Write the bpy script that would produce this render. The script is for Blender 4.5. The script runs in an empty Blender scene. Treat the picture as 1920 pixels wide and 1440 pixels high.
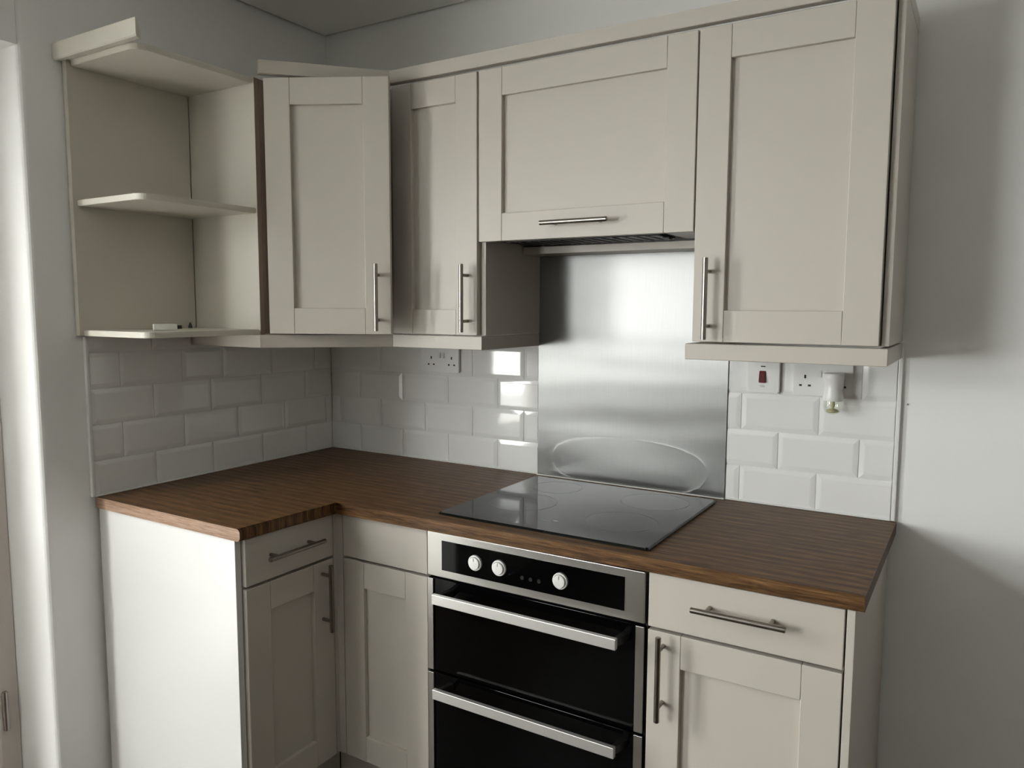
import bpy, bmesh, math, random
from mathutils import Vector, Matrix

random.seed(7)
sc = bpy.context.scene
COL = sc.collection

# ------------------------------------------------------------------ camera
cam_d = bpy.data.cameras.new('camera')
cam = bpy.data.objects.new('camera', cam_d); COL.objects.link(cam)
FOC = 1442.63; YAW = -0.54845; PIT = -0.09948; ROL = 0.003875
fw = Vector((math.sin(YAW)*math.cos(PIT), math.cos(YAW)*math.cos(PIT), math.sin(PIT)))
rt = Vector((math.cos(YAW), -math.sin(YAW), 0)); up = rt.cross(fw)
r2 = math.cos(ROL)*rt + math.sin(ROL)*up; u2 = -math.sin(ROL)*rt + math.cos(ROL)*up
mw = Matrix((r2, u2, -fw)).transposed().to_4x4(); mw.translation = (2.1064, -2.1300, 1.4463)
cam.matrix_world = mw
cam_d.sensor_width = 36; cam_d.lens = FOC/1920*36; cam_d.clip_start = .02
sc.camera = cam

# ------------------------------------------------------------------ world, light, exposure
w = bpy.data.worlds.new('overcast_sky'); sc.world = w; w.use_nodes = True
bgn = w.node_tree.nodes['Background']
bgn.inputs['Color'].default_value = (1.0, 0.985, 0.985, 1)
bgn.inputs['Strength'].default_value = 29.0
sc.view_settings.view_transform = 'Standard'; sc.view_settings.look = 'None'
sc.view_settings.gamma = 1.0; sc.view_settings.use_curve_mapping = False
sc.view_settings.exposure = 0.0
sc.cycles.max_bounces = 10; sc.cycles.diffuse_bounces = 6; sc.cycles.glossy_bounces = 4
sc.cycles.transparent_max_bounces = 12
sc.cycles.sample_clamp_indirect = 8

def portal(name, x, y0, y1, z0, z1):
    l = bpy.data.lights.new(name, 'AREA'); l.shape = 'RECTANGLE'
    l.size = abs(y1-y0); l.size_y = z1-z0
    l.cycles.is_portal = True
    o = bpy.data.objects.new(name, l); COL.objects.link(o)
    o.location = (x, (y0+y1)/2, (z0+z1)/2)
    # light -Z points to +X ; local X along world Y
    o.matrix_world = Matrix.Translation(o.location) @ Matrix(((0,0,-1),(1,0,0),(0,-1,0))).to_4x4()
    return o
DOOR_Y0, DOOR_Y1, DOOR_Z = -1.066, -2.00, 2.10      # opening in the left wall
WIN_Y0, WIN_Y1, WIN_Z0, WIN_Z1 = -2.61, -4.60, .95, 2.15
portal('door_daylight_portal', -.275, -1.50, -1.89, .15, 1.95)
portal('window_daylight_portal', -.275, WIN_Y0-.05, WIN_Y1+.05, WIN_Z0+.05, WIN_Z1-.05)

# ------------------------------------------------------------------ materials
MATS = {}
def mat(name, col, rough=.5, metal=0, spec=.5, coat=0, bump=None, aniso=0, var=None):
    m = bpy.data.materials.new(name); m.use_nodes = True
    nt = m.node_tree; p = nt.nodes['Principled BSDF']
    p.inputs['Base Color'].default_value = (*col, 1)
    p.inputs['Roughness'].default_value = rough
    p.inputs['Metallic'].default_value = metal
    p.inputs['Specular IOR Level'].default_value = spec
    p.inputs['Coat Weight'].default_value = coat
    tc = nt.nodes.new('ShaderNodeTexCoord')
    if var:
        sc_, amt = var
        n = nt.nodes.new('ShaderNodeTexNoise'); n.inputs['Scale'].default_value = sc_; n.inputs['Detail'].default_value = 4
        nt.links.new(tc.outputs['Object'], n.inputs['Vector'])
        mx = nt.nodes.new('ShaderNodeMix'); mx.data_type = 'RGBA'
        mx.inputs['A'].default_value = (*[c*(1-amt) for c in col], 1)
        mx.inputs['B'].default_value = (*[min(1, c*(1+amt)) for c in col], 1)
        nt.links.new(n.outputs['Fac'], mx.inputs['Factor']); nt.links.new(mx.outputs['Result'], p.inputs['Base Color'])
    if bump:
        sc_, st, dist = bump
        n = nt.nodes.new('ShaderNodeTexNoise')
        if isinstance(sc_, tuple):
            mp = nt.nodes.new('ShaderNodeMapping'); mp.inputs['Scale'].default_value = sc_
            nt.links.new(tc.outputs['Object'], mp.inputs['Vector']); nt.links.new(mp.outputs['Vector'], n.inputs['Vector'])
            n.inputs['Scale'].default_value = 1
        else:
            n.inputs['Scale'].default_value = sc_; nt.links.new(tc.outputs['Object'], n.inputs['Vector'])
        n.inputs['Detail'].default_value = 3
        b = nt.nodes.new('ShaderNodeBump'); b.inputs['Strength'].default_value = st; b.inputs['Distance'].default_value = dist
        nt.links.new(n.outputs['Fac'], b.inputs['Height']); nt.links.new(b.outputs['Normal'], p.inputs['Normal'])
    MATS[name] = m
    return m

mat('wall_paint', (.87, .87, .855), .75, spec=.25, bump=(220, .12, .002), var=(1.5, .02))
mat('ceiling_paint', (.86, .86, .84), .85, spec=.2, bump=(160, .12, .002))
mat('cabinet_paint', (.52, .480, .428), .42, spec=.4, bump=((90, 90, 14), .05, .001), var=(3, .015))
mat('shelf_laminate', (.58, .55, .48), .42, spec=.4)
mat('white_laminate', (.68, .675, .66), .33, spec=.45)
mat('carcass_edge', (.27, .21, .165), .6)
mat('tile_glaze', (.84, .84, .83), .06, spec=.6, bump=(9, .05, .004))
mat('grout', (.80, .80, .78), .9)
mat('white_plastic', (.78, .78, .76), .3)
mat('trim_white', (.80, .80, .78), .35)
mat('black_slot', (.008, .008, .008), .6)
mat('grey_print', (.22, .22, .22), .6)
mat('red_rocker', (.10, .004, .005), .25)
mat('handle_steel', (.30, .275, .245), .27, metal=1)
mat('oven_steel', (.48, .475, .45), .30, metal=1, bump=((6, 6, 500), .06, .001))
mat('handle_satin', (.72, .71, .68), .42, metal=.85)
mat('knob_metal', (.80, .79, .77), .38, metal=.35)
mat('black_glass', (.0015, .0015, .0015), .05, spec=.12)
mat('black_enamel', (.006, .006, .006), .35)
mat('hob_glass', (.006, .007, .006), .045, spec=.2)
mat('hob_print', (.035, .035, .033), .3)
mat('hob_logo', (.45, .45, .43), .4)
mat('hood_dark', (.03, .03, .028), .45, metal=.3)
mat('hood_steel', (.50, .49, .47), .35, metal=1)
mat('frame_upvc', (.62, .57, .53), .35)
mat('hinge_metal', (.5, .48, .46), .3, metal=1)
mat('patio_slab', (.40, .395, .38), .9, var=(2, .08))
mat('garden_render', (.70, .69, .66), .9)
mat('usb_body', (.66, .65, .61), .45)
mat('usb_dark', (.03, .03, .03), .5)
mat('bulb_inside', (.55, .52, .33), .4)
mat('bounce_cut_dark', (.05, .035, .025), .6)  # dark colour for the added panel that cuts bounce light
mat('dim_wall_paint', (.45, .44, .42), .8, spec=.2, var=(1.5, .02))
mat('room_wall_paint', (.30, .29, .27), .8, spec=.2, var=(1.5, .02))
mat('sealant', (.82, .82, .80), .5)

def mat_glass(name, tint, gl=.06):
    m = bpy.data.materials.new(name); m.use_nodes = True; nt = m.node_tree
    nt.nodes.remove(nt.nodes['Principled BSDF']); out = nt.nodes['Material Output']
    t = nt.nodes.new('ShaderNodeBsdfTransparent'); t.inputs['Color'].default_value = (*tint, 1)
    g = nt.nodes.new('ShaderNodeBsdfGlossy'); g.inputs['Roughness'].default_value = .02
    mx = nt.nodes.new('ShaderNodeMixShader'); mx.inputs[0].default_value = gl
    nt.links.new(t.outputs[0], mx.inputs[1]); nt.links.new(g.outputs[0], mx.inputs[2])
    nt.links.new(mx.outputs[0], out.inputs['Surface'])
    MATS[name] = m
mat_glass('window_glass', (.96, .98, .97)); mat_glass('bulb_glass', (.95, .96, .93))

def mat_brushed(name):
    m = bpy.data.materials.new(name); m.use_nodes = True; nt = m.node_tree; p = nt.nodes['Principled BSDF']
    p.inputs['Metallic'].default_value = 1
    p.inputs['Anisotropic'].default_value = .65; p.inputs['Anisotropic Rotation'].default_value = 0.0
    tg = nt.nodes.new('ShaderNodeTangent'); tg.direction_type = 'RADIAL'; tg.axis = 'Z'
    nt.links.new(tg.outputs[0], p.inputs['Tangent'])
    tc = nt.nodes.new('ShaderNodeTexCoord')
    mp = nt.nodes.new('ShaderNodeMapping'); mp.inputs['Scale'].default_value = (700, 1, 9)
    nt.links.new(tc.outputs['Object'], mp.inputs['Vector'])
    n = nt.nodes.new('ShaderNodeTexNoise'); n.inputs['Scale'].default_value = 1; n.inputs['Detail'].default_value = 3
    nt.links.new(mp.outputs[0], n.inputs['Vector'])
    cr = nt.nodes.new('ShaderNodeMapRange'); cr.inputs['To Min'].default_value = .32; cr.inputs['To Max'].default_value = .40
    nt.links.new(n.outputs['Fac'], cr.inputs['Value']); nt.links.new(cr.outputs[0], p.inputs['Roughness'])
    rc = nt.nodes.new('ShaderNodeMix'); rc.data_type = 'RGBA'
    rc.inputs['A'].default_value = (.235, .235, .231, 1); rc.inputs['B'].default_value = (.29, .29, .285, 1)
    nt.links.new(n.outputs['Fac'], rc.inputs['Factor']); nt.links.new(rc.outputs['Result'], p.inputs['Base Color'])
    # the thin sheet is slightly wavy
    mp2 = nt.nodes.new('ShaderNodeMapping'); mp2.inputs['Scale'].default_value = (1.6, 1, 7.5)
    nt.links.new(tc.outputs['Object'], mp2.inputs['Vector'])
    n2 = nt.nodes.new('ShaderNodeTexNoise'); n2.inputs['Scale'].default_value = 1; n2.inputs['Detail'].default_value = 1
    nt.links.new(mp2.outputs[0], n2.inputs['Vector'])
    b = nt.nodes.new('ShaderNodeBump'); b.inputs['Strength'].default_value = .5; b.inputs['Distance'].default_value = .006
    nt.links.new(n2.outputs['Fac'], b.inputs['Height'])
    b2 = nt.nodes.new('ShaderNodeBump'); b2.inputs['Strength'].default_value = .03; b2.inputs['Distance'].default_value = .0006
    nt.links.new(n.outputs['Fac'], b2.inputs['Height']); nt.links.new(b.outputs[0], b2.inputs['Normal'])
    nt.links.new(b2.outputs[0], p.inputs['Normal'])
    MATS[name] = m
mat_brushed('brushed_steel')

def mat_wood(name, dark, mid, light, rough=.38, scale=1.0, uv=False, wave=.10):
    m = bpy.data.materials.new(name); m.use_nodes = True; nt = m.node_tree; p = nt.nodes['Principled BSDF']
    tc = nt.nodes.new('ShaderNodeTexCoord')
    mp = nt.nodes.new('ShaderNodeMapping'); mp.inputs['Scale'].default_value = (5.0*scale, 66*scale, 66*scale)
    nt.links.new(tc.outputs['UV' if uv else 'Object'], mp.inputs['Vector'])
    n = nt.nodes.new('ShaderNodeTexNoise'); n.inputs['Scale'].default_value = 2.2; n.inputs['Detail'].default_value = 7
    n.inputs['Roughness'].default_value = .68; n.inputs['Distortion'].default_value = .7
    nt.links.new(mp.outputs[0], n.inputs['Vector'])
    # fine pores
    mp2 = nt.nodes.new('ShaderNodeMapping'); mp2.inputs['Scale'].default_value = (14*scale, 320*scale, 320*scale)
    nt.links.new(tc.outputs['UV' if uv else 'Object'], mp2.inputs['Vector'])
    n2 = nt.nodes.new('ShaderNodeTexNoise'); n2.inputs['Scale'].default_value = 1; n2.inputs['Detail'].default_value = 3
    nt.links.new(mp2.outputs[0], n2.inputs['Vector'])
    # cathedral bands
    wv = nt.nodes.new('ShaderNodeTexWave'); wv.wave_type = 'BANDS'; wv.bands_direction = 'Y'
    mp3 = nt.nodes.new('ShaderNodeMapping'); mp3.inputs['Scale'].default_value = (.25*scale, 3.2*scale, 7*scale)
    nt.links.new(tc.outputs['UV' if uv else 'Object'], mp3.inputs['Vector']); nt.links.new(mp3.outputs[0], wv.inputs['Vector'])
    wv.inputs['Scale'].default_value = 3; wv.inputs['Distortion'].default_value = 5; wv.inputs['Detail'].default_value = 3
    wv.inputs['Detail Scale'].default_value = 1.2
    a1 = nt.nodes.new('ShaderNodeMath'); a1.operation = 'MULTIPLY_ADD'; a1.inputs[1].default_value = wave
    nt.links.new(wv.outputs['Fac'], a1.inputs[0])
    a2 = nt.nodes.new('ShaderNodeMath'); a2.operation = 'MULTIPLY'; a2.inputs[1].default_value = .70-wave
    nt.links.new(n.outputs['Fac'], a2.inputs[0]); nt.links.new(a2.outputs[0], a1.inputs[2])
    a3 = nt.nodes.new('ShaderNodeMath'); a3.operation = 'MULTIPLY_ADD'; a3.inputs[1].default_value = .35
    nt.links.new(n2.outputs['Fac'], a3.inputs[0]); nt.links.new(a1.outputs[0], a3.inputs[2])
    cr = nt.nodes.new('ShaderNodeValToRGB')
    e = cr.color_ramp.elements; e[0].position = .43; e[0].color = (*dark, 1); e[1].position = .75; e[1].color = (*light, 1)
    k = cr.color_ramp.elements.new(.58); k.color = (*mid, 1)
    nt.links.new(a3.outputs[0], cr.inputs['Fac']); nt.links.new(cr.outputs[0], p.inputs['Base Color'])
    p.inputs['Roughness'].default_value = rough; p.inputs['Specular IOR Level'].default_value = .22
    b = nt.nodes.new('ShaderNodeBump'); b.inputs['Strength'].default_value = .12; b.inputs['Distance'].default_value = .0006
    nt.links.new(n2.outputs['Fac'], b.inputs['Height']); nt.links.new(b.outputs[0], p.inputs['Normal'])
    MATS[name] = m
mat_wood('oak_laminate', (.055, .026, .009), (.145, .075, .030), (.30, .168, .068), rough=.45, uv=True)
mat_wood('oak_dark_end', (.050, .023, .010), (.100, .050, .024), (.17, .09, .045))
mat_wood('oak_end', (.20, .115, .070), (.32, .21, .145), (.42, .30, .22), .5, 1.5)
mat_wood('floor_vinyl', (.028, .016, .009), (.050, .030, .017), (.085, .052, .030), .4, .7)

# ------------------------------------------------------------------ helpers
def wloc(o):
    v = Vector((0, 0, 0))
    while o is not None:
        v += o.location; o = o.parent
    return v
def thing(name, label, cat, loc=(0, 0, 0), group=None):
    o = bpy.data.objects.new(name, None); COL.objects.link(o)
    o.empty_display_size = .05
    o.location = loc; o['label'] = label; o['category'] = cat
    if group: o['group'] = group
    return o
def tag(o, label, cat, group=None):
    o['label'] = label; o['category'] = cat
    if group: o['group'] = group
    return o
def obj(name, bm, m, parent=None, smooth=False, label=None):
    """bm in world coordinates; the object sits at its parent's origin (or at its own base when top level)"""
    bmesh.ops.recalc_face_normals(bm, faces=bm.faces)
    me = bpy.data.meshes.new(name)
    if parent is not None:
        off = wloc(parent); loc = Vector((0, 0, 0))
    else:
        xs = [v.co for v in bm.verts]
        off = Vector(((min(v.x for v in xs)+max(v.x for v in xs))/2, (min(v.y for v in xs)+max(v.y for v in xs))/2, min(v.z for v in xs))); loc = off
    bmesh.ops.translate(bm, verts=bm.verts, vec=-off)
    if smooth:
        for f in bm.faces: f.smooth = True
    bm.to_mesh(me); bm.free()
    me.materials.append(MATS[m])
    o = bpy.data.objects.new(name, me); COL.objects.link(o)
    o.parent = parent; o.location = loc
    if smooth:
        try: me.set_sharp_from_angle(angle=math.radians(40))
        except Exception: pass
    if label: o['label'] = label
    return o
def add_box(bm, x0, x1, y0, y1, z0, z1, bev=0, seg=2, M=None):
    r = bmesh.ops.create_cube(bm, size=1)
    vs = r['verts']
    for v in vs:
        v.co = Vector(((x0+x1)/2+v.co.x*(x1-x0), (y0+y1)/2+v.co.y*(y1-y0), (z0+z1)/2+v.co.z*(z1-z0)))
    if bev > 0:
        es = list({e for v in vs for e in v.link_edges})
        rr = bmesh.ops.bevel(bm, geom=es, offset=bev, segments=seg, affect='EDGES', profile=.5)
        vs = list({v for f in rr['faces'] for v in f.verts} | {v for v in vs if v.is_valid})
    if M is not None:
        bmesh.ops.transform(bm, matrix=M, verts=[v for v in vs if v.is_valid])
    return vs
def box(name, x0, x1, y0, y1, z0, z1, m, parent=None, bev=.0008, M=None, label=None):
    bm = bmesh.new(); add_box(bm, x0, x1, y0, y1, z0, z1, bev, 2, M)
    return obj(name, bm, m, parent, label=label)
def add_cyl(bm, p0, p1, r, seg=20, r1=None, bev=0):
    p0 = Vector(p0); p1 = Vector(p1); d = p1-p0
    q = d.to_track_quat('Z', 'Y').to_matrix().to_4x4()
    res = bmesh.ops.create_cone(bm, cap_ends=True, segments=seg, radius1=r, radius2=r if r1 is None else r1, depth=d.length)
    vs = res['verts']
    if bev:
        es = [e for e in {e for v in vs for e in v.link_edges} if any(len(f.verts) > 4 for f in e.link_faces)]
        rr = bmesh.ops.bevel(bm, geom=es, offset=bev, segments=2, affect='EDGES')
        vs = list({v for f in rr['faces'] for v in f.verts} | {v for v in vs if v.is_valid})
    bmesh.ops.transform(bm, matrix=Matrix.Translation((p0+p1)/2) @ q, verts=vs)
def add_prism(bm, pts, z0, z1):
    """vertical prism over a 2D polygon"""
    lo = [bm.verts.new((x, y, z0)) for x, y in pts]; hi = [bm.verts.new((x, y, z1)) for x, y in pts]
    n = len(pts)
    bm.faces.new(lo[::-1]); bm.faces.new(hi)
    for i in range(n): bm.faces.new((lo[i], lo[(i+1) % n], hi[(i+1) % n], hi[i]))
    return lo, hi
def add_lathe(bm, prof, M=None, seg=28, cap=True):
    rings = []
    for r, z in prof:
        rings.append([bm.verts.new((r*math.cos(2*math.pi*k/seg), r*math.sin(2*math.pi*k/seg), z)) for k in range(seg)])
    for a, b in zip(rings, rings[1:]):
        for k in range(seg): bm.faces.new((a[k], a[(k+1) % seg], b[(k+1) % seg], b[k]))
    if cap:
        bm.faces.new(rings[0][::-1]); bm.faces.new(rings[-1])
    if M is not None: bmesh.ops.transform(bm, matrix=M, verts=[v for r in rings for v in r])
def struct(o):
    o['kind'] = 'structure'; return o

# frames for fronts: local x = along the front, local y = outwards, local z = up
def front_frame(origin, along, out):
    a = Vector(along).normalized(); o = Vector(out).normalized()
    M = Matrix((a, o, Vector((0, 0, 1)))).transposed().to_4x4(); M.translation = origin
    return M

# ------------------------------------------------------------------ room shell
RX, RY, RZ = 4.2, -5.4, 2.425          # right wall, rear wall, ceiling
WB = .009                              # plaster lies this far behind the tile faces
struct(box('floor', -.3, RX+.1, RY-.1, .1, -.1, 0, 'floor_vinyl', bev=0))
bm = bmesh.new(); add_box(bm, -WB+.016, RX, RY, WB-.016, RZ, RZ+.02); struct(obj('ceiling', bm, 'ceiling_paint'))
struct(box('ceiling_slab', -.35, RX+.1, RY-.1, .12, RZ+.05, RZ+.15, 'ceiling_paint', bev=0))
wall_back = struct(box('wall_back', -.32, RX+.1, WB, .11, -.1, RZ+.05, 'wall_paint', bev=0))
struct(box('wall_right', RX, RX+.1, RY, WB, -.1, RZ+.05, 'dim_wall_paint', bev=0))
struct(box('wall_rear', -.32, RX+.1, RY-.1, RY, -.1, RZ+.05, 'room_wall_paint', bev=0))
struct(box('bounce_cut_panel', RX-.015, RX-.001, RY+.02, -.02, .001, 1.25, 'bounce_cut_dark', bev=.002))  # unseen dark panel, added to cut low bounce light from the right
# left wall with a glazed door opening and a window opening
XO = -.31
bm = bmesh.new()
bx = bmesh.new()
add_box(bm, XO, -WB, DOOR_Y0, WB, -.1, RZ+.05)
es = [e for e in bm.edges if all(abs(v.co.y-DOOR_Y0) < 1e-5 and abs(v.co.x+WB) < 1e-5 for v in e.verts)]
bmesh.ops.bevel(bm, geom=es, offset=.014, segments=4, affect='EDGES', profile=.5)
bx.free()
add_box(bm, XO, -WB, DOOR_Y1, DOOR_Y0, DOOR_Z, RZ+.05)
add_box(bm, XO, -WB, WIN_Y0, DOOR_Y1, -.1, RZ+.05)
add_box(bm, XO, -WB, WIN_Y1, WIN_Y0, -.1, WIN_Z0)
add_box(bm, XO, -WB, WIN_Y1, WIN_Y0, WIN_Z1, RZ+.05)
add_box(bm, XO, -WB, RY-.1, WIN_Y1, -.1, RZ+.05)
bmesh.ops.translate(bm, verts=bm.verts, vec=(0, 0, 0))
wall_left = obj('wall_left', bm, 'wall_paint'); struct(wall_left)

# glazed door in the left wall
d1 = bpy.data.objects.new('door_1', None); COL.objects.link(d1); d1.location = (-.24, -1.8, 0); struct(d1)
FX0, FX1 = -.285, -.20
box('frame_jamb', FX0, FX1, -1.122, DOOR_Y0, 0, DOOR_Z, 'frame_upvc', d1, .004)
box('frame_jamb', FX0, FX1, DOOR_Y1, DOOR_Y1+.06, 0, DOOR_Z, 'frame_upvc', d1, .004)
box('frame_head', FX0, FX1, DOOR_Y1+.06, -1.122, DOOR_Z-.06, DOOR_Z, 'frame_upvc', d1, .004)
box('threshold', FX0, FX1, DOOR_Y1+.06, -1.122, 0, .035, 'frame_upvc', d1, .004)
sp = box('side_panel', -.262, -.215, -1.45, -1.126, .036, DOOR_Z-.061, 'frame_upvc', d1, .004)
hb = bmesh.new(); add_cyl(hb, (-.197, -1.104, .245), (-.197, -1.104, .36), .008, 16, bev=.002)
obj('hinge', hb, 'hinge_metal', d1, True)
L0, L1 = DOOR_Y1+.062, -1.452
box('leaf_stile', -.27, -.21, L0, L0+.05, .037, DOOR_Z-.062, 'frame_upvc', d1, .004)
box('leaf_stile', -.27, -.21, L1-.05, L1, .037, DOOR_Z-.062, 'frame_upvc', d1, .004)
box('leaf_rail', -.27, -.21, L0+.05, L1-.05, 1.95, DOOR_Z-.062, 'frame_upvc', d1, .004)
box('leaf_rail', -.27, -.21, L0+.05, L1-.05, .62, .80, 'frame_upvc', d1, .004)
box('leaf_rail', -.27, -.21, L0+.05, L1-.05, .037, .15, 'frame_upvc', d1, .004)
box('glass_pane', -.243, -.237, L0+.045, L1-.045, .795, 1.955, 'window_glass', d1, 0)
box('glass_pane', -.243, -.237, L0+.045, L1-.045, .145, .625, 'window_glass', d1, 0)
# window further along the same wall
w1 = bpy.data.objects.new('window_1', None); COL.objects.link(w1); w1.location = (-.24, -3.5, WIN_Z0); struct(w1)
box('frame_jamb', FX0, FX1, WIN_Y0-.06, WIN_Y0, WIN_Z0, WIN_Z1, 'trim_white', w1, .004)
box('frame_jamb', FX0, FX1, WIN_Y1, WIN_Y1+.06, WIN_Z0, WIN_Z1, 'trim_white', w1, .004)
box('frame_head', FX0, FX1, WIN_Y1+.06, WIN_Y0-.06, WIN_Z1-.06, WIN_Z1, 'trim_white', w1, .004)
box('frame_sill', FX0, FX1, WIN_Y1+.06, WIN_Y0-.06, WIN_Z0, WIN_Z0+.06, 'trim_white', w1, .004)
box('transom', FX0, FX1, WIN_Y1+.06, WIN_Y0-.06, 1.55, 1.72, 'trim_white', w1, .004)
box('glass_pane', -.243, -.237, WIN_Y1+.06, WIN_Y0-.06, WIN_Z0+.06, 1.55, 'window_glass', w1, 0)
box('glass_pane', -.243, -.237, WIN_Y1+.06, WIN_Y0-.06, 1.72, WIN_Z1-.06, 'window_glass', w1, 0)
# outside ground
struct(box('patio', -6.5, -.32, -10, 3, -.25, -.12, 'patio_slab', bev=0))

# ------------------------------------------------------------------ splashback tiles
TZ0, TH, TL, G = .9088, .1015, .202, .002
TMESH = {}
def tile_mesh(w_, h_, bl, br, bb, bt):
    key = (round(w_, 4), round(h_, 4), bl, br, bb, bt)
    if key in TMESH: return TMESH[key]
    bm = bmesh.new(); B, lo, hi = .0125, .0048, .0078
    def ring(l, r, b, t, d): return [bm.verts.new((x, -d, z)) for x, z in ((-w_/2+l, -h_/2+b), (w_/2-r, -h_/2+b), (w_/2-r, h_/2-t), (-w_/2+l, h_/2-t))]
    def dep(flag): return B if flag else 0
    r0 = ring(0, 0, 0, 0, 0)
    f = lambda c: lo if c else hi
    # border ring: low where that edge is bevelled
    r1 = []
    for (x, z), (hx, hz) in zip(((-w_/2, -h_/2), (w_/2, -h_/2), (w_/2, h_/2), (-w_/2, h_/2)), ((bl, bb), (br, bb), (br, bt), (bl, bt))):
        r1.append(bm.verts.new((x, -(lo if (hx or hz) else hi), z)))
    r2_ = ring(dep(bl), dep(br), dep(bb), dep(bt), hi)
    for a, b in ((r0, r1), (r1, r2_)):
        for i in range(4):
            q = (a[i], a[(i+1) % 4], b[(i+1) % 4], b[i]); bm.faces.new(q)
    bm.faces.new(r0[::-1]); bm.faces.new(r2_)
    bmesh.ops.remove_doubles(bm, verts=bm.verts, dist=1e-6)
    # soften the arris of the flat face
    es = [e for e in bm.edges if all(abs(v.co.y+hi) < 1e-6 for v in e.verts) and len(e.link_faces) == 2]
    bmesh.ops.bevel(bm, geom=es, offset=.0012, segments=2, affect='EDGES')
    bmesh.ops.recalc_face_normals(bm, faces=bm.faces)
    me = bpy.data.meshes.new('tile'); bm.to_mesh(me); bm.free(); me.materials.append(MATS['tile_glaze'])
    TMESH[key] = me; return me
wb_off = wloc(wall_back); wl_off = wloc(wall_left)
def place_tile(wall, u0, u1, v0, v1, flags, tilt=.004, proud=0):
    if u1-u0 < .012: return
    me = tile_mesh(u1-u0-G, v1-v0-G, *flags)
    o = bpy.data.objects.new('tile', me); COL.objects.link(o)
    rx, rz = random.uniform(-tilt, tilt), random.uniform(-tilt, tilt)
    if wall == 'back':
        o.parent = wall_back; o.location = Vector(((u0+u1)/2, WB-.001-proud, (v0+v1)/2))-wb_off
        o.rotation_euler = (rx, 0, rz)
    else:          # left wall: u = y ; tile outward = +x, local x -> world y
        o.parent = wall_left; o.location = Vector((-WB+.001+proud, (u0+u1)/2, (v0+v1)/2))-wl_off
        o.rotation_euler = (rx, 0, math.pi/2+rz)
    return o
def row(wall, a, b, joint, k, ztop=None, joints=None):
    v0 = TZ0+k*TH; v1 = v0+TH if ztop is None else ztop
    if joints is None:
        js = []; j = joint
        while j > a: j -= TL
        while j < b:
            if j > a: js.append(j)
            j += TL
    else: js = joints
    c = [a]+js+[b]
    for i in range(len(c)-1):
        l, r = i > 0, i < len(c)-2
        if c[i+1]-c[i] > TL-.02: l = r = True
        place_tile(wall, c[i], c[i+1], v0, v1, (l, r, True, ztop is None), tilt=.007 if wall == 'back' else .004)
ZT = 1.362
for k in range(5):
    half = TL/2 if k % 2 else 0
    zt = ZT if k == 4 else None
    row('back', 0, .9035, .748-half, k, zt)
    row('back', 1.510, 1.931, 1.5476-half, k, zt)
    if k == 3: row('left', -.928, 0, 0, k, zt, [-.839, -.637, -.486, -.284, -.082])
    else: row('left', -.928, 0, -.7365-half, k, zt)
box('grout_bed', 0, .904, WB-.0035, WB, .908, ZT, 'grout', wall_back, 0)
box('grout_bed', 1.509, 1.931, WB-.0035, WB, .908, ZT, 'grout', wall_back, 0)
box('grout_bed', -WB, -WB+.0035, -.928, 0, .908, ZT, 'grout', wall_left, 0)
def trim(name, x0, x1, y0, y1, z0, z1, m='trim_white', bev=.002):
    return struct(box(name, x0, x1, y0, y1, z0, z1, m, bev=bev))
trim('trim_1', -WB, .003, -.938, -.929, .911, 1.361)
trim('trim_2', 1.932, 1.942, -.003, WB, .911, 1.363)
trim('trim_3', .003, .903, -.004, .001, .9105, .9145, 'sealant', .001)
trim('trim_4', 1.511, 1.931, -.004, .001, .9105, .9145, 'sealant', .001)
trim('trim_5', -.001, .004, -.928, -.005, .9105, .9145, 'sealant', .001)
trim('trim_6', .905, 1.510, -.012, -.004, .9105, .9135, 'sealant', .001)

# ------------------------------------------------------------------ worktop
WT0, WT1 = .879, .910
W_END, L_END, WD = 1.945, -.927, .604
wt = thing('worktop', 'L-shaped brown oak laminate worktop with rounded front edge under the tiles', 'worktop', (.3, -.3, WT0))
bm = bmesh.new()
pts = [(0, -.0005), (0, L_END), (WD, L_END), (WD, -WD), (W_END, -WD), (W_END, -.0005)]
add_prism(bm, pts, WT0, WT1)
es = []
for e in bm.edges:
    a, b = e.verts[0].co, e.verts[1].co
    if abs(a.z-b.z) < 1e-6:
        if (abs(a.x-WD) < 1e-5 and abs(b.x-WD) < 1e-5) or (abs(a.y+WD) < 1e-5 and abs(b.y+WD) < 1e-5): es.append(e)
bmesh.ops.bevel(bm, geom=es, offset=.011, segments=5, affect='EDGES', profile=.5)
uvl = bm.loops.layers.uv.new('grain')
bm.normal_update()
for f in bm.faces:
    side = f.normal.x > .3 and f.calc_center_median().x < WD+.02
    for lp in f.loops:
        p_ = lp.vert.co; dz = WT1-p_.z
        lp[uvl].uv = (p_.x+dz, p_.y) if side else (p_.x, p_.y-dz)
obj('top', bm, 'oak_laminate', wt, True)
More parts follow.
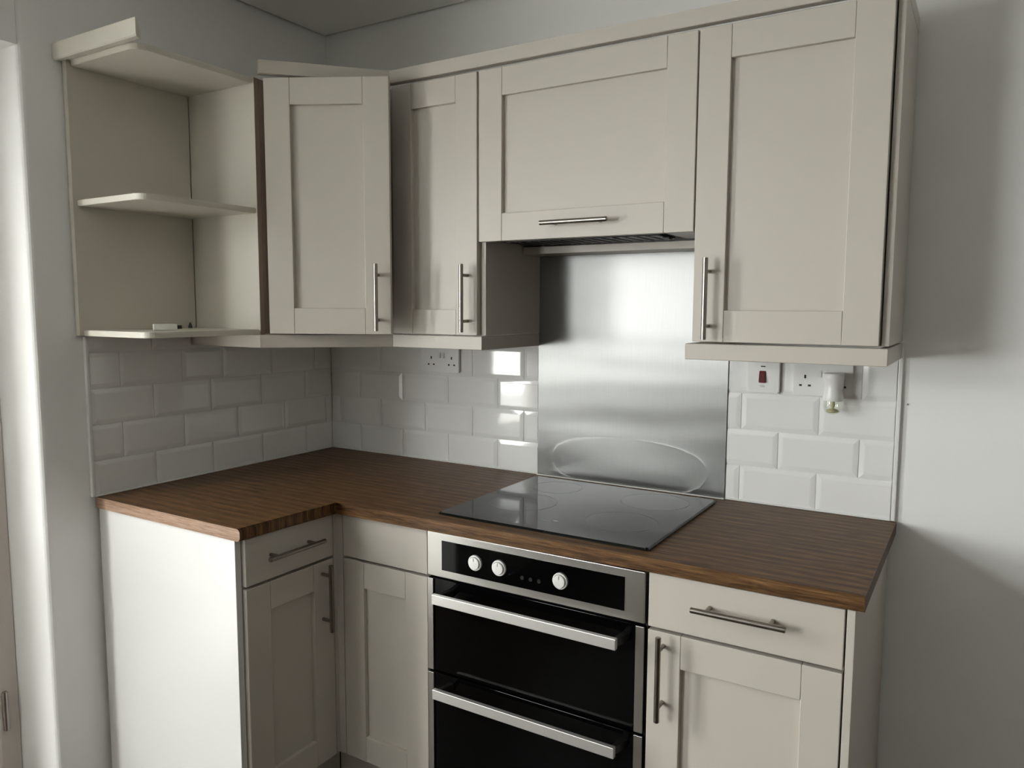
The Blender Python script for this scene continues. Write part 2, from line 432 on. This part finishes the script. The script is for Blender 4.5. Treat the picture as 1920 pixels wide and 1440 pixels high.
def end_strip(which):
    bm = bmesh.new(); pf = []; R = .011
    D0 = 0 if which == 'l' else -.0005
    # cross-section of the worktop: depth d from wall, height z
    pf = [(0, WT0), (WD-R, WT0)]
    for k in range(1, 6): a = -math.pi/2+math.pi/2*k/5; pf.append((WD-R+R*math.cos(a), WT0+R+R*math.sin(a)))
    for k in range(0, 6): a = math.pi/2*k/5; pf.append((WD-R+R*math.cos(a), WT1-R+R*math.sin(a)))
    pf.append((0, WT1))
    def P(d, z, t): return (d, L_END-t, z) if which == 'l' else (W_END+t, -d-.0005*(d == 0), z)
    A = [bm.verts.new(P(d, z, 0)) for d, z in pf]; B = [bm.verts.new(P(d, z, .001)) for d, z in pf]
    bm.faces.new(A); bm.faces.new(B[::-1])
    for i in range(len(pf)): bm.faces.new((A[i], A[(i+1) % len(pf)], B[(i+1) % len(pf)], B[i]))
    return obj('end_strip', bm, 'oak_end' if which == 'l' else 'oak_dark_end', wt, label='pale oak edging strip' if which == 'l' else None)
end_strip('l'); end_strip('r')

# ------------------------------------------------------------------ door / drawer / handle builders
def handle(parent, M, p, vertical, length=.19, spacing=.128, r=.0062, stand=.033):
    """bar handle centred at local (x, z) on the front surface (local y = 0)"""
    bm = bmesh.new(); x, z = p
    ax = Vector((0, 0, 1)) if vertical else Vector((1, 0, 0))
    c = Vector((x, stand, z))
    add_cyl(bm, M @ (c-ax*length/2), M @ (c+ax*length/2), r, 20, bev=.001)
    for s in (-1, 1):
        q = c+ax*spacing/2*s
        add_cyl(bm, M @ Vector((q.x, 0.0002, q.z)), M @ Vector((q.x, stand, q.z)), .0048, 14)
    return obj('handle', bm, 'handle_steel', parent, True)
def shaker_door(parent, M, w_, h_, st=.074, th=.022, rec=.0125, name='door', m='cabinet_paint'):
    """M: local x along, local y outwards (0 = front surface), local z up; origin at bottom left"""
    bm = bmesh.new(); add_box(bm, st-.006, w_-st+.006, -th+.003, -rec, st-.006, h_-st+.006, 0, 1, M)
    d = obj(name, bm, m, parent)
    for x0, x1 in ((0, st), (w_-st, w_)): box('stile', x0, x1, -th, 0, 0, h_, m, d, .0013, M)
    for z0, z1 in ((0, st), (h_-st, h_)): box('rail', st+.0006, w_-st-.0006, -th, -.0003, z0, z1, m, d, .0012, M)
    return d
def slab(parent, M, w_, h_, name='drawer', th=.020, m='cabinet_paint'):
    return box(name, 0, w_, -th, 0, 0, h_, m, parent, .0015, M)

# ------------------------------------------------------------------ base units
BF = .59                                        # door faces
def back_frame(x, z, y=-BF): return front_frame((x, y, z), (1, 0, 0), (0, -1, 0))
def left_frame(y, z, x=BF): return front_frame((x, y, z), (0, 1, 0), (1, 0, 0))
PL = .15
def carcass(parent, x0, x1, y0, y1, z0, z1, openf, m='cabinet_paint', t=.016):
    """open-fronted box of panels; openf: '-y' or '+x'"""
    box('side_panel', x0, x0+t, y0, y1, z0, z1, m, parent) if openf == '-y' else box('side_panel', x0, x1, y0, y0+t, z0, z1, m, parent)
    box('side_panel', x1-t, x1, y0, y1, z0, z1, m, parent) if openf == '-y' else box('side_panel', x0, x1, y1-t, y1, z0, z1, m, parent)
    if openf == '-y':
        box('base_panel', x0+t, x1-t, y0, y1, z0, z0+t, m, parent); box('top_panel', x0+t, x1-t, y0, y1, z1-t, z1, m, parent)
        box('back_panel', x0+t, x1-t, y1-.008, y1, z0+t, z1-t, m, parent)
    else:
        box('base_panel', x0, x1, y0+t, y1-t, z0, z0+t, m, parent); box('top_panel', x0, x1, y0+t, y1-t, z1-t, z1, m, parent)
        box('back_panel', x0, x0+.008, y0+t, y1-t, z0+t, z1-t, m, parent)

# left run
c = thing('base_cabinet', 'stone painted base cabinet under the left worktop end, pale side panel beside doorway', 'cabinet', (.3, -.75, 0))
carcass(c, .004, .568, -.902, -.604, PL, .876, '+x')
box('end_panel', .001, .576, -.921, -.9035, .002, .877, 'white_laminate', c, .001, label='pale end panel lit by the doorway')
M = left_frame(-.9015, .7545); d = slab(c, M, .298, .1205); handle(d, M, (.142, .063), False)
M = left_frame(-.9015, .168); d = shaker_door(c, M, .298, .579); handle(d, M, (.255, .481), True)
box('plinth', .52, .536, -.9, -.5375, .001, .148, 'cabinet_paint', c)

# corner base unit on the back run
c = thing('base_cabinet', 'narrow stone painted corner base cabinet without handles, left of the oven', 'cabinet', (.75, -.3, 0))
carcass(c, .578, .906, -.568, -.004, PL, .876, '-y')
M = back_frame(.615, .7545); slab(c, M, .295, .1205)
M = back_frame(.615, .168); shaker_door(c, M, .295, .579)
bm = bmesh.new(); add_prism(bm, [(.571, -.601), (.589, -.601), (.589, -.589), (.6125, -.589), (.6125, -.571), (.571, -.571)], .168, .877)
obj('corner_post', bm, 'cabinet_paint', c)
box('plinth', .538, .908, -.536, -.52, .001, .148, 'cabinet_paint', c)

# right base unit
c = thing('base_cabinet', 'stone painted base cabinet with drawer and bar handles, right of the oven', 'cabinet', (1.72, -.3, 0))
carcass(c, 1.514, 1.911, -.568, -.004, PL, .876, '-y')
M = back_frame(1.5165, .7545); d = slab(c, M, .395, .1205); handle(d, M, (.199, .069), False)
M = back_frame(1.5165, .168); d = shaker_door(c, M, .395, .579); handle(d, M, (.036, .4855), True)
box('end_panel', 1.9155, 1.9305, -.592, -.002, .002, .877, 'cabinet_paint', c, .001)
box('plinth', 1.514, 1.913, -.536, -.52, .001, .148, 'cabinet_paint', c)

# ------------------------------------------------------------------ oven
ov = thing('double_oven', 'built-in stainless steel and black glass double oven under the hob', 'oven', (1.21, -.3, .1))
box('housing', .914, 1.508, -.572, -.02, .115, .874, 'black_enamel', ov, 0)
box('gap_shade_strip', 1.5085, 1.5135, -.582, -.56, .115, .876, 'black_enamel', ov, 0)  # black strip standing in for the shade in the gap beside the oven
OX0, OX1 = .9125, 1.5085
cp = box('control_panel', OX0, OX1, -.592, -.573, .757, .873, 'oven_steel', ov, .0015)
box('display_glass', .959, 1.461, -.5932, -.590, .777, .8545, 'black_glass', cp, .0003)
for kx in (1.064, 1.134, 1.302):
    bm = bmesh.new(); Mk = Matrix.Translation((kx, -.5932, .8155)) @ Matrix.Rotation(math.pi/2, 4, 'X')
    add_lathe(bm, [(.0195, 0), (.0195, .005), (.0185, .006), (.0165, .006), (.0162, .002)], Mk, 36, True)
    kr = obj('knob_ring', bm, 'knob_metal', cp, True)
    bm = bmesh.new(); add_lathe(bm, [(.0150, .002), (.0150, .0095), (.0142, .0103), (.0001, .0106)], Mk, 36, True)
    kb = obj('knob', bm, 'knob_metal', cp, True)
    box('pointer_mark', kx-.0006, kx+.0006, -.6044, -.6036, .821, .829, 'grey_print', cp, 0)
for bx_ in (1.199, 1.222, 1.245):
    bm = bmesh.new(); add_cyl(bm, (bx_, -.5932, .803), (bx_, -.5955, .803), .005, 16); obj('button', bm, 'black_enamel', cp, True)
def oven_door(z0, z1, hz):
    g = box('door', OX0, OX1, -.588, -.573, z0, z1, 'black_glass', ov, .001)
    for x0, x1 in ((OX0, OX0+.018), (OX1-.020, OX1)): box('side_strip', x0, x1, -.5925, -.588, z0+.001, z1-.001, 'oven_steel', g, .0008)
    bm = bmesh.new(); add_box(bm, .966, 1.464, -.646, -.634, hz-.0125, hz+.0125, .001, 2)
    obj('handle', bm, 'handle_satin', g)
    for hx in (.970, 1.452):
        bm = bmesh.new(); add_prism(bm, [(hx, -.6345), (hx+.010, -.6345), (hx+.022, -.588), (hx+.006, -.588)], hz-.009, hz+.009)
        obj('handle_bracket', bm, 'black_enamel', g)
oven_door(.503, .750, .7185)
oven_door(.125, .497, .470)

# ------------------------------------------------------------------ hob
hob = thing('ceramic_hob', 'black glass ceramic hob with faint cooking rings set in the worktop', 'hob', (1.21, -.31, .910))
box('base_trim', .930, 1.497, -.560, -.055, .9102, .9122, 'handle_steel', hob, .0003)
bm = bmesh.new(); add_prism(bm, [(.925, -.566), (1.503, -.566), (1.503, -.050), (.925, -.050)], .9124, .9175)
es = [e for e in bm.edges if abs(e.verts[0].co.z-e.verts[1].co.z) > .001]
bmesh.ops.bevel(bm, geom=es, offset=.006, segments=4, affect='EDGES')
es = [e for e in bm.edges if all(v.co.z > .9174 for v in e.verts)]
bmesh.ops.bevel(bm, geom=es, offset=.0035, segments=1, affect='EDGES')
gl = obj('glass_top', bm, 'hob_glass', hob)
def ring(cx, cy, r, wd=.0012, z=.9176, sx=1, m='hob_print'):
    bm = bmesh.new(); n = 72
    rs = [[bm.verts.new((cx+q*math.cos(2*math.pi*k/n)*sx, cy+q*math.sin(2*math.pi*k/n), zz)) for k in range(n)] for q, zz in ((r-wd, z), (r, z), (r, z-.0003), (r-wd, z-.0003))]
    for i in range(4):
        a, b = rs[i], rs[(i+1) % 4]
        for k in range(n): bm.faces.new((a[k], a[(k+1) % n], b[(k+1) % n], b[k]))
    obj('cooking_zone', bm, m, hob)
ring(1.06, -.355, .093); ring(1.06, -.155, .073); ring(1.365, -.395, .090); ring(1.365, -.165, .092)
bm = bmesh.new(); add_box(bm, 1.188, 1.214, -.4845, -.4828, .9174, .9177); obj('printed_line', bm, 'hob_logo', hob)
bm = bmesh.new(); add_lathe(bm, [(.008, 0), (.008, .0003)], Matrix.Translation((1.224, -.476, .9174)) @ Matrix.Diagonal((1, .55, 1, 1)), 24); obj('printed_mark', bm, 'hob_logo', hob)

# ------------------------------------------------------------------ steel splashback
bm = bmesh.new()
NX, NZ = 24, 28
x0, x1, z0, z1 = .905, 1.509, .9115, 1.6035
gv = []
for j in range(NZ+1):
    rowv = []
    for i in range(NX+1):
        u, v = i/NX, j/NZ
        # sheet fixed at its edges, bellying slightly off the wall low down
        belly = .0035*math.sin(math.pi*u)*math.exp(-((v-.09)/.10)**2)
        rowv.append(bm.verts.new((x0+(x1-x0)*u, -.0022-belly, z0+(z1-z0)*v)))
    gv.append(rowv)
for j in range(NZ):
    for i in range(NX): bm.faces.new((gv[j][i], gv[j][i+1], gv[j+1][i+1], gv[j+1][i]))
r = bmesh.ops.extrude_face_region(bm, geom=bm.faces[:])
bmesh.ops.translate(bm, verts=[v for v in r['geom'] if isinstance(v, bmesh.types.BMVert)], vec=(0, .0015, 0))
sb = obj('splashback', bm, 'brushed_steel', None, True)
tag(sb, 'brushed stainless steel splashback sheet on the wall behind the hob', 'splashback')

# ------------------------------------------------------------------ wall units
UZ0, UZ1, UF = 1.366, 2.088, .33
# open shelf end unit on the left wall
s = thing('open_shelf_unit', 'cream open wall shelf unit with three shelves near the doorway', 'shelf', (.15, -.77, 1.363))
box('wall_panel', -.006, .012, -.956, -.592, 1.364, 2.091, 'shelf_laminate', s, .001)
box('side_panel', .0125, .304, -.591, -.5755, 1.364, 2.091, 'shelf_laminate', s, .001)
box('edge_strip', .3042, .3055, -.591, -.5755, 1.364, 2.091, 'carcass_edge', s, 0)
for zt in (1.379, 1.728, 2.091):
    bm = bmesh.new(); R = .032; X1, Y0 = .300, -.944
    p = [(.0125, -.5915), (.0125, Y0)]
    for k in range(9): a = -math.pi/2+math.pi/2*k/8; p.append((X1-R+R*math.cos(a), Y0+R+R*math.sin(a)))
    p.append((X1, -.5915))
    add_prism(bm, p, zt-.0155, zt)
    es = [e for e in bm.edges if abs(e.verts[0].co.z-e.verts[1].co.z) < 1e-5]
    bmesh.ops.bevel(bm, geom=es, offset=.0015, segments=2, affect='EDGES')
    obj('shelf', bm, 'shelf_laminate', s)
# cornice: profile (outward offset, z) swept along a polyline with mitres
CPROF = [(0, 2.0945), (.0205, 2.0945), (.022, 2.096), (.022, 2.131), (.004, 2.131), (0, 2.128)]
def sweep(name, path, prof, m, parent, mitre0=None, mitre1=None):
    """one straight piece per segment, mitred where pieces meet. path: 2D points of the inner line; outward = right of travel"""
    n = len(path)
    P = [Vector(p) for p in path]
    dirs = [(P[i+1]-P[i]).normalized() for i in range(n-1)]
    nor = [Vector((d.y, -d.x)) for d in dirs]
    off = []
    for i in range(n):
        if i == 0: v = nor[0] if mitre0 is None else Vector(mitre0)
        elif i == n-1: v = nor[-1] if mitre1 is None else Vector(mitre1)
        else:
            b = (nor[i-1]+nor[i]).normalized(); v = b/b.dot(nor[i])
        off.append(v)
    out = []
    for i in range(n-1):
        bm = bmesh.new()
        gap = dirs[i]*.0003
        A = [bm.verts.new(((P[i]+off[i]*o+gap).x, (P[i]+off[i]*o+gap).y, z)) for o, z in prof]
        B = [bm.verts.new(((P[i+1]+off[i+1]*o-gap).x, (P[i+1]+off[i+1]*o-gap).y, z)) for o, z in prof]
        bm.faces.new(A); bm.faces.new(B[::-1])
        k = len(prof)
        for j in range(k): bm.faces.new((A[j], A[(j+1) % k], B[(j+1) % k], B[j]))
        out.append(obj(name, bm, m, parent))
    return out
co = thing('shelf_cornice', 'short cream cornice strip with cut mitred end on top of the open shelves', 'cornice', (.17, -.95, 2.092))
SPROF = [(.0005, 2.0915), (.004, 2.0915), (.008, 2.0895), (.016, 2.0855), (.030, 2.0845), (.034, 2.087), (.036, 2.089), (.036, 2.1255), (.020, 2.1255), (.0005, 2.110)]
sweep('moulding', [(-.006, -.9447), (.322, -.9447)], SPROF, 'shelf_laminate', co, mitre1=(1, -1))

# corner wall cabinet with diagonal door
c = thing('corner_wall_cabinet', 'diagonal corner wall cabinet with shaker door beside the open shelves', 'cabinet', (.25, -.25, UZ0))
box('side_panel', .0015, .304, -.5745, -.557, UZ0, 2.090, 'cabinet_paint', c)
box('edge_strip', .3042, .3055, -.5745, -.557, UZ0, 2.090, 'carcass_edge', c, 0)
box('side_panel', .557, .5735, -.304, -.0015, UZ0, 2.090, 'cabinet_paint', c)
for z in (UZ0, 2.073):
    bm = bmesh.new(); add_prism(bm, [(.0015, -.0015), (.0015, -.5565), (.303, -.5565), (.5565, -.303), (.5565, -.0015)], z, z+.016)
    obj('base_panel' if z < 2 else 'top_panel', bm, 'cabinet_paint', c)
S = .9235
a0 = Vector((.3375, .3375-S, UZ0+.001)); a1 = Vector((.5835, .5835-S, UZ0+.001))
AJ = math.radians(45-17)      # the door stands slightly ajar
M = front_frame(a0, (math.cos(AJ), math.sin(AJ), 0), (math.sin(AJ), -math.cos(AJ), 0))
WDG = .357
d = shaker_door(c, M, WDG, .7195); handle(d, M, (WDG-.036, .105), True)

# narrow wall cabinet
c = thing('wall_cabinet', 'narrow stone wall cabinet between the diagonal corner cabinet and the extractor', 'cabinet', (.74, -.15, UZ0))
carcass(c, .578, .892, -.309, -.002, UZ0, 2.090, '-y')
box('end_panel', .8935, .9085, -.312, -.003, UZ0, 2.090, 'cabinet_paint', c)
M = back_frame(.588, UZ0+.0005, -UF); d = shaker_door(c, M, .302, .7195, st=.072); handle(d, M, (.271, .104), True)

# extractor cabinet
c = thing('extractor_cabinet', 'short stone wall cabinet with flap door and horizontal handle above the hob', 'cabinet', (1.2, -.15, 1.63))
carcass(c, .910, 1.500, -.309, -.002, 1.6515, 2.090, '-y')
M = back_frame(.8965, 1.6265, -UF); d = shaker_door(c, M, .611, .4595); handle(d, M, (.307, .038), False)
# extractor hood
h = thing('extractor_hood', 'dark built-in extractor hood under the flap cabinet above the steel splashback', 'hood', (1.2, -.2, 1.63))
box('body', .912, 1.498, -.306, -.1125, 1.632, 1.651, 'hood_dark', h, .001)
box('filter', .955, 1.40, -.285, -.150, 1.626, 1.6315, 'black_enamel', h, .002)
for k in range(14):
    box('filter_slat', .965+k*.031, .972+k*.031, -.280, -.155, 1.6245, 1.6255, 'hood_dark', h, 0)
box('light_panel', 1.425, 1.492, -.29, -.13, 1.6285, 1.6315, 'hood_steel', h, .001)
box('filter_latch', 1.395, 1.412, -.230, -.205, 1.620, 1.6255, 'black_enamel', h, .001)
box('rear_rail', .911, 1.499, -.111, -.003, 1.6045, 1.6255, 'cabinet_paint', h, .0012, label='cream rear rail')

# right wall cabinet
c = thing('wall_cabinet', 'tall stone wall cabinet with shaker door right of the extractor, above the red switch', 'cabinet', (1.72, -.15, UZ0))
carcass(c, 1.508, 1.919, -.309, -.002, UZ0, 2.090, '-y')
M = back_frame(1.5115, UZ0+.0005, -UF); d = shaker_door(c, M, .407, .7195); handle(d, M, (.038, .101), True)
box('end_panel', 1.9220, 1.937, -.312, -.002, UZ0, 2.092, 'cabinet_paint', c)

# main cornice along the wall cabinets
co = thing('cabinet_cornice', 'long stone painted cornice running along the tops of the wall cabinets', 'cornice', (1.2, -.33, 2.092))
sweep('moulding', [(.3225, -.5925), (.5765, -.3135), (1.9155, -.3135), (1.9155, -.002)], CPROF, 'cabinet_paint', co, mitre0=(.9, -.62))
# light pelmets under the wall cabinets
PPROF = [(-.018, 1.3255), (-.0015, 1.3255), (0, 1.327), (0, 1.362), (-.0015, 1.3635), (-.018, 1.3635)]
pe = thing('light_pelmet', 'cream pelmet below the corner and narrow wall cabinets, turning round the diagonal', 'pelmet', (.6, -.33, 1.325))
sweep('pelmet_rail', [(.001, -.605), (.3195, -.605), (.586, -.3325), (.9075, -.3325), (.9075, -.003)], PPROF, 'cabinet_paint', pe)
pe = thing('light_pelmet', 'cream pelmet below the right wall cabinet above the cooker switch', 'pelmet', (1.72, -.33, 1.321))
PP2 = [(o, z-.002) for o, z in PPROF]
sweep('pelmet_rail', [(1.497, -.003), (1.497, -.336), (1.937, -.336), (1.937, -.002)], PP2, 'cabinet_paint', pe)

# ------------------------------------------------------------------ sockets, switch, night light
def text_mesh(txt, size, M, m, parent, name='lettering'):
    cu = bpy.data.curves.new('t', 'FONT'); cu.body = txt; cu.size = size; cu.extrude = .0001; cu.align_x = 'CENTER'; cu.align_y = 'CENTER'
    t = bpy.data.objects.new('t', cu); COL.objects.link(t)
    dg = bpy.context.evaluated_depsgraph_get(); me = bpy.data.meshes.new_from_object(t.evaluated_get(dg))
    bpy.data.objects.remove(t); bm = bmesh.new(); bm.from_mesh(me); bpy.data.meshes.remove(me); bmesh.ops.transform(bm, matrix=M, verts=bm.verts)
    return obj(name, bm, m, parent)
def plate(parent, x0, x1, z0, z1):
    bm = bmesh.new(); add_box(bm, x0, x1, -.0105, .0, z0, z1)
    es = [e for e in bm.edges if abs(e.verts[0].co.y-e.verts[1].co.y) > .005]
    bmesh.ops.bevel(bm, geom=es, offset=.003, segments=3, affect='EDGES')
    es = [e for e in bm.edges if all(v.co.y < -.0104 for v in e.verts)]
    bmesh.ops.bevel(bm, geom=es, offset=.0012, segments=2, affect='EDGES')
    return obj('plate', bm, 'white_plastic', parent)
def rocker(parent, cx, cz, w_, h_, m, tilt=.0022, y=-.0105, lift=.002):
    bm = bmesh.new(); vs = add_box(bm, cx-w_/2, cx+w_/2, y-lift, y+.001, cz-h_/2, cz+h_/2)
    for v in bm.verts:
        if v.co.y < y: v.co.y += -tilt*((cz-v.co.z)/(h_/2))
    bmesh.ops.bevel(bm, geom=bm.edges[:], offset=.0012, segments=2, affect='EDGES')
    return obj('switch_rocker', bm, m, parent)
def socket(label, x0, z0, rx):
    s = thing('double_socket', label, 'socket', (x0+.073, -.002, z0))
    plate(s, x0, x0+.146, z0, z0+.086)
    for cx in rx:
        cx = x0+cx
        box('earth_slot', cx-.0025, cx+.0025, -.0108, -.0100, z0+.0445, z0+.0535, 'black_slot', s, 0)
        for q in (-1, 1): box('pin_slot', cx+q*.0111-.0035, cx+q*.0111+.0035, -.0108, -.0100, z0+.0235, z0+.0285, 'black_slot', s, 0)
    for cx in (.0655, .0805): rocker(s, x0+cx, z0+.0585, .0105, .021, 'white_plastic', .0018)
    return s
socket('white double socket with empty outlets below the narrow wall cabinet', .454, 1.2235, (.030, .116))
socket('white double socket holding the night light, right of the cooker switch', 1.684, 1.2190, (.030, .116))
s = thing('cooker_switch', 'white square cooker switch with dark red rocker beside the steel splashback', 'switch', (1.606, -.002, 1.219))
plate(s, 1.563, 1.649, 1.219, 1.305)
bm = bmesh.new(); add_box(bm, 1.5995, 1.6115, -.0109, -.0102, 1.2885, 1.2915, .0005); obj('indicator_neon', bm, 'black_slot', s)
rk = rocker(s, 1.6045, 1.262, .0175, .032, 'red_rocker', .0030, lift=.0045)
text_mesh('ON', .0075, Matrix.Translation((1.6045, -.0106, 1.2365)) @ Matrix.Rotation(math.pi/2, 4, 'X'), 'grey_print', s)
# night light
n = thing('night_light', 'white plug-in night light with clear bulb hanging from the right socket', 'night light', (1.788, -.03, 1.178))
nx, nyy = 1.789, -.043
bm = bmesh.new()
add_lathe(bm, [(.0235, 1.2125), (.0243, 1.2145), (.0240, 1.226), (.0212, 1.240), (.0205, 1.250), (.0232, 1.262), (.0252, 1.270), (.0256, 1.280), (.0240, 1.2825), (.0225, 1.2815)], Matrix.Translation((nx, nyy, 0)), 36)
obj('body', bm, 'white_plastic', n, True)
bm = bmesh.new(); add_box(bm, nx-.021, nx+.021, -.040, -.0108, 1.238, 1.2785, .006, 3); obj('plug_base', bm, 'white_plastic', n, True)
bm = bmesh.new(); prof = [(.0222, 1.212), (.0232, 1.200)]
for k in range(1, 8): a = math.pi/2*k/8; prof.append((.0232*math.cos(a), 1.200-.0235*math.sin(a)))
prof.append((.0006, 1.1765)); add_lathe(bm, prof[::-1], Matrix.Translation((nx, nyy, 0)), 32)
obj('bulb', bm, 'bulb_glass', n, True)
bm = bmesh.new(); add_lathe(bm, [(.005, 1.2115), (.006, 1.200), (.003, 1.193), (.014, 1.189), (.0165, 1.185), (.012, 1.182)], Matrix.Translation((nx, nyy, 0)), 24)
obj('bulb_core', bm, 'bulb_inside', n, True)

# ------------------------------------------------------------------ small things
u = thing('usb_stick', 'small pale memory stick lying on the lowest open shelf', 'memory stick', (.18, -.81, 1.379))
Mu = Matrix.Translation((.182, -.815, 1.3792)) @ Matrix.Rotation(math.radians(62), 4, 'Z')
bm = bmesh.new(); add_box(bm, -.030, .030, -.011, .011, .0002, .0175, .0018, 2, Mu); obj('body', bm, 'usb_body', u)
bm = bmesh.new(); add_box(bm, .0302, .042, -.007, .007, .004, .0135, .0005, 1, Mu); obj('connector', bm, 'usb_dark', u)
bm = bmesh.new(); add_lathe(bm, [(.0065, 1.3792), (.0065, 1.382), (.005, 1.388), (.0015, 1.396), (.0003, 1.397)], Matrix.Translation((.045, -.637, 0)), 16)
tag(obj('rubber_stopper', bm, 'usb_dark', None, True), 'tiny dark cone standing at the back corner of the lowest open shelf', 'stopper')
bm = bmesh.new(); add_cyl(bm, (1.956, WB+.0005, 1.209), (1.956, WB-.003, 1.209), .0022, 12)
tag(obj('wall_plug', bm, 'grey_print', None, True), 'tiny grey screw plug in the bare wall right of the tiles', 'plug')
